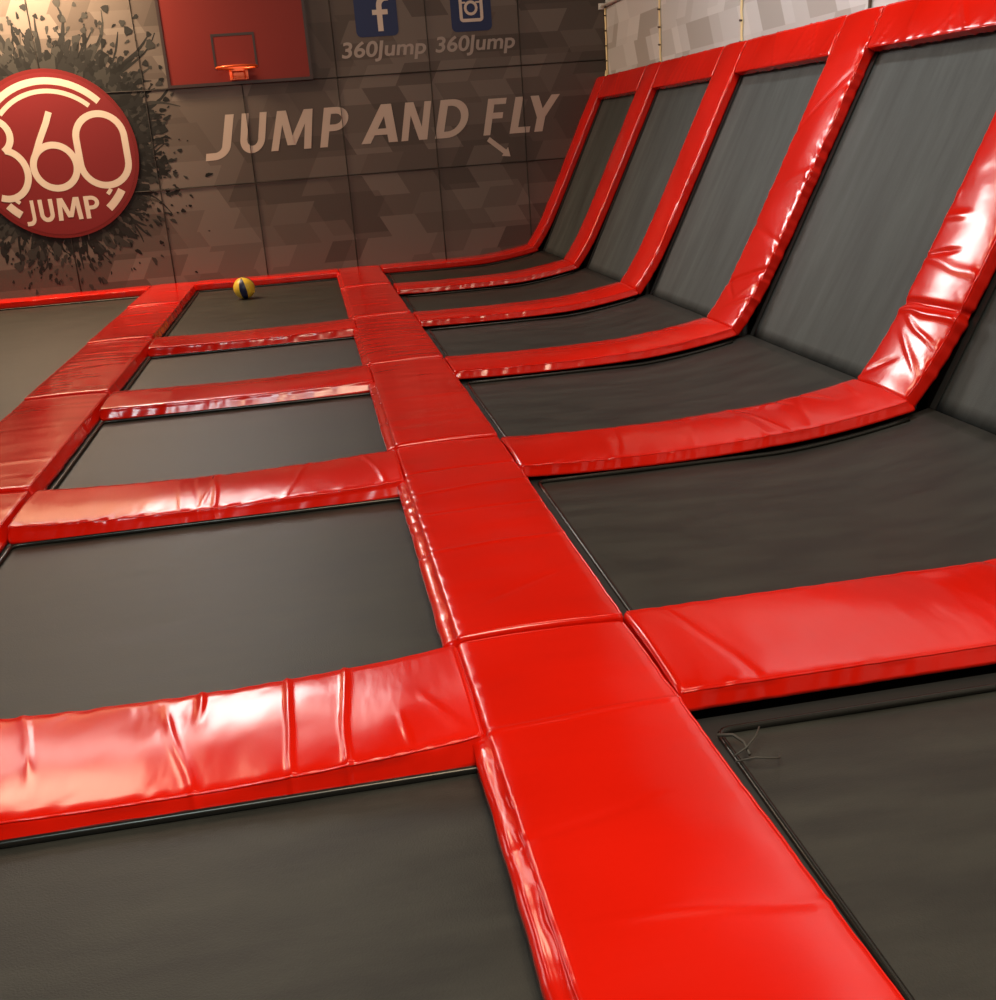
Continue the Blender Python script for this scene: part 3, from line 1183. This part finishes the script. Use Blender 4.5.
stroke(mb, [(1.85, 2.425), (xb, 2.425)], .016, Yp - .0023)
local(mb, c).build('camera_outline', M_cream, sq)['label'] = 'pale camera outline'

# round emblem
CX, CZ, CR = -2.32, 1.300, .772
em = empty('round_emblem', (CX, YB, CZ), 'round dark red emblem reading 360 JUMP on the back wall', 'emblem')
c = Vector(em.location)


def disc(mb, r, y0, y1, n=96):
    pts = arc(CX, CZ, r, r, 0, 360 - 360 / n, n - 1)
    m = len(pts)
    vv = [(x, y0, z) for x, z in pts] + [(x, y1, z) for x, z in pts]
    mb.add(vv, [tuple(range(m)), tuple(range(m, 2 * m))[::-1]] + [(i, (i + 1) % m, m + (i + 1) % m, m + i) for i in range(m)])


ED = YB - .011
mb = MB(); disc(mb, CR, YB - .0012, ED)
local(mb, c).build('disc', M_logo_rim, em)
mb = MB(); disc(mb, CR * .955, ED, ED - .001)
local(mb, c).build('disc_face', M_logo_red, em)
yl = ED - .001
W = .062
mb = MB()
# numeral 0: tall rounded loop
zz = arc(-1.877, 1.430, .222, .215, 0, 180, 20) + arc(-1.877, 1.205, .222, .215, 180, 360, 20)
stroke(mb, zz, W, yl, closed=True)
local(mb, c).build('numeral', M_cream, em)
mb = MB()
stroke(mb, arc(-2.335, 1.195, .198, .198, 0, 354, 59), W, yl, closed=True)
stroke(mb, [(-2.503, 1.30), (-2.43, 1.445), (-2.345, 1.595), (-2.300, 1.69)], W * .93, yl)
local(mb, c).build('numeral', M_cream, em)
mb = MB()
stroke(mb, arc(-2.80, 1.155, .205, .222, -112, 78, 40), W, yl)
stroke(mb, arc(-2.845, 1.50, .155, .155, -62, 150, 32), W, yl)
local(mb, c).build('numeral', M_cream, em)
for r_, a0, a1, w_ in ((.665, 43, 139, .062), (.575, 47, 137, .042), (.665, -52, -33, .072), (.575, -43, -37, .036), (.665, 220, 232, .072), (.575, 221, 226, .036)):
    mb = MB()
    stroke(mb, arc(CX, CZ, r_, r_, a0, a1, 30), w_, yl)
    local(mb, c).build('arc_stripe', M_cream, em)
mb = MB()
word(mb, (('J', -2.690, -2.600), ('U', -2.560, -2.425), ('M', -2.395, -2.165), ('P', -2.135, -1.995)), .695, .905, .19, yl, .0)
local(mb, c).build('emblem_word', M_cream, em)

# paint splatter around the emblem
rs = random.Random(5)
mb = MB()
depth = [0]


def blob(x, z, r, mi, stretch=1.0, ang=0.0):
    n = 9
    pts = []
    depth[0] += 1
    y = YB - .0004 - .0000015 * depth[0]
    ph = rs.random() * 6
    for k in range(n):
        t = 2 * math.pi * k / n
        q = r * (1 + .22 * math.sin(3 * t + ph))
        a_, b_ = q * math.cos(t) * stretch, q * math.sin(t)
        pts.append((x + a_ * math.cos(ang) - b_ * math.sin(ang), y, z + a_ * math.sin(ang) + b_ * math.cos(ang)))
    mb.add(pts, [tuple(range(n))], mi)


def spike(a, r0, r1, w, mi, wob):
    depth[0] += 1
    y = YB - .0004 - .0000015 * depth[0]
    n = 7
    Lp, Rp = [], []
    ph = rs.random() * 6
    for k in range(n + 1):
        u = k / n
        r = r0 + (r1 - r0) * u
        aa = a + wob * u * math.sin(u * 3 + ph)
        ww = w * (1 - u) ** .8 * (1 + .35 * math.sin(u * 11 + ph)) + .004
        px, pz = CX + r * math.cos(aa), CZ + r * math.sin(aa)
        tx, tz = -math.sin(aa), math.cos(aa)
        Lp.append((px + tx * ww, y, pz + tz * ww))
        Rp.append((px - tx * ww, y, pz - tz * ww))
    for k in range(n):
        mb.add([Lp[k], Lp[k + 1], Rp[k + 1], Rp[k]], [(0, 1, 2, 3)], mi)
    if rs.random() < .5:
        blob(CX + r1 * math.cos(aa), CZ + r1 * math.sin(aa), w * rs.uniform(.25, .6) + .004, mi)


for i in range(430):
    deg = rs.uniform(-180, 180)
    if -160 < deg < -25 and i % 2:
        continue
    a = math.radians(deg)
    big = 1.0 + .7 * math.exp(-((deg - 45) / 30) ** 2) + .25 * math.exp(-((deg - 100) / 30) ** 2)
    ln = (abs(rs.gauss(0, .13)) + .06) * big
    spike(a, .74, min(.76 + ln, 1.6), rs.uniform(.010, .034) * (1.25 if deg > 0 else .8), rs.choice((0, 0, 3, 1, 3, 2)), rs.uniform(-.12, .12))
for i in range(420):
    deg = rs.uniform(-180, 180) if i % 3 else rs.gauss(48, 30)
    r = .76 + abs(rs.gauss(0, .12))
    a = math.radians(deg)
    blob(CX + r * math.cos(a), CZ + r * math.sin(a), rs.uniform(.02, .05), rs.choice((0, 3, 3, 1)), rs.uniform(1, 2.2), a + rs.uniform(-.5, .5))
for i in range(620):
    deg = rs.uniform(-180, 180)
    r = .85 + abs(rs.gauss(0, .26))
    if r > 1.75:
        continue
    a = math.radians(deg)
    blob(CX + r * math.cos(a), CZ + r * math.sin(a), rs.uniform(.006, .022) * (1.2 if deg > 20 else .9), rs.choice((0, 3, 1)), rs.uniform(1, 2.6), a + rs.uniform(-.5, .5))
for (px, pz, r) in [(-2.05, 2.62, .035), (-1.90, 2.60, .02), (-1.63, 2.55, .035), (-1.83, 2.50, .028), (-1.70, 2.43, .02), (-1.46, 2.35, .04), (-1.28, 2.22, .045),
                    (-1.62, 2.24, .022), (-1.42, 2.14, .02), (-1.35, 2.06, .03), (-1.22, 2.02, .018), (-2.35, 2.60, .03), (-2.2, 2.5, .022), (-1.5, 2.42, .03)]:
    blob(px, pz, r, rs.choice((1, 3)))
o = mb.build('paint_splatter', M_ink)
tag(o, 'black and grey paint splatter print spreading around the round emblem', 'wall print', kind='stuff')

# ------------------------------------------------------------------ basketball backboard and hoop
bb = empty('basketball_hoop', (-.49, YB, 1.83), 'red basketball backboard with black border and orange ring on the back wall', 'basketball hoop')
c = Vector(bb.location)
mb = MB(); mb.box((-1.15, YB - .034, 1.845), (.18, YB - .006, 2.80))
local(mb, c).build('backboard', M_board, bb)
mb = MB()
for (xa, xb, za, zb) in ((-1.172, -1.145, 1.82, 2.825), (.172, .20, 1.82, 2.825), (-1.145, .172, 1.82, 1.848), (-1.145, .172, 2.797, 2.825)):
    mb.box((xa, YB - .040, za), (xb, YB - .006, zb))
local(mb, c).build('border', M_board_edge, bb)
mb = MB()
stroke(mb, [(-.705, 1.985), (-.705, 2.262), (-.318, 2.262), (-.318, 1.985)], .0, YB - .034) if False else None
for (xa, xb, za, zb) in ((-.715, -.695, 1.96, 2.275), (-.328, -.308, 1.96, 2.275), (-.695, -.328, 2.252, 2.275), (-.695, -.328, 1.96, 1.972)):
    mb.box((xa, YB - .0365, za), (xb, YB - .034, zb))
local(mb, c).build('target_square', M_board_edge, bb)
mb = MB()
rc = Vector((-.497, YB - .275, 1.955))
mb.tube([rc + Vector((math.cos(2 * math.pi * k / 40), math.sin(2 * math.pi * k / 40), 0)) * .188 for k in range(40)], .010, 10, closed=True)
local(mb, c).build('ring', M_hoop, bb)
mb = MB()
mb.box((-.585, YB - .048, 1.86), (-.41, YB - .036, 1.99))
mb.box((-.56, YB - .10, 1.935), (-.435, YB - .046, 1.962))
mb.add([(-.56, YB - .048, 1.865), (-.55, YB - .048, 1.865), (-.55, YB - .048, 1.94), (-.56, YB - .048, 1.94), (-.56, YB - .11, 1.94), (-.55, YB - .11, 1.94)],
       [(0, 1, 2, 3), (0, 3, 4), (1, 5, 2), (3, 2, 5, 4), (0, 4, 5, 1)])
mb.add([(-.445, YB - .048, 1.865), (-.435, YB - .048, 1.865), (-.435, YB - .048, 1.94), (-.445, YB - .048, 1.94), (-.445, YB - .11, 1.94), (-.435, YB - .11, 1.94)],
       [(0, 1, 2, 3), (0, 3, 4), (1, 5, 2), (3, 2, 5, 4), (0, 4, 5, 1)])
local(mb, c).build('bracket', M_hoop, bb)

# ------------------------------------------------------------------ laced joints of the right wall, leaking light made as golden strips; the rail
CL = ['golden lacing cord in the corner where the two printed walls meet', 'golden knotted cord up the right wall, second from the corner',
      'golden knotted cord up the right wall, third from the corner', 'dark knotted cord up the right wall above the second incline pad']
for k, yy in enumerate((YB - .025, 9.65, 7.82, 5.99)):
    cd = empty('lacing_cord', (XR - .012, yy, 1.60), CL[k], 'cord', 'lacing cords of the right wall')
    c = Vector(cd.location)
    zs = [1.60 + .07 * i for i in range(0, 24 if k else 11)]
    mb = MB()
    mb.tube([Vector((XR - .012, yy + .006 * math.sin(z * 40 + k), z)) - c for z in zs], .0095, 8)
    mb.build('strand', M_cord_leak if k < 3 else M_knot, cd)  # golden strips put the leaking light into their colour
    for z in zs[1::2]:
        kb = MB()
        kb.tube([Vector((XR - .014, yy - .016, z)) - c, Vector((XR - .026, yy, z + .004)) - c, Vector((XR - .014, yy + .016, z)) - c], .007, 6)
        kb.build('knot', M_knot, cd)
mb = MB()
mb.tube([(XR - .05, YB - .02, 2.318), (XR - .03, 11.0, 2.325), (XR - .025, 10.0, 2.33), (XR - .025, 8.6, 2.335)], .014, 10)
mb.box((XR - .075, YB - .03, 2.29), (XR - .025, YB - .004, 2.345))
o = mb.build('rail', M_rail)
tag(o, 'thin white rail along the right wall, starting at the far corner', 'rail')
mb = MB()
mb.tube([(XR - .055, YB - .02, 1.58), (XR - .03, YB - .03, 1.66), (XR - .022, YB - .03, 1.72)], .013, 8)
o = mb.build('cord_end', M_cord_leak)
tag(o, 'short pale cord end at the top of the farthest incline pad', 'cord')
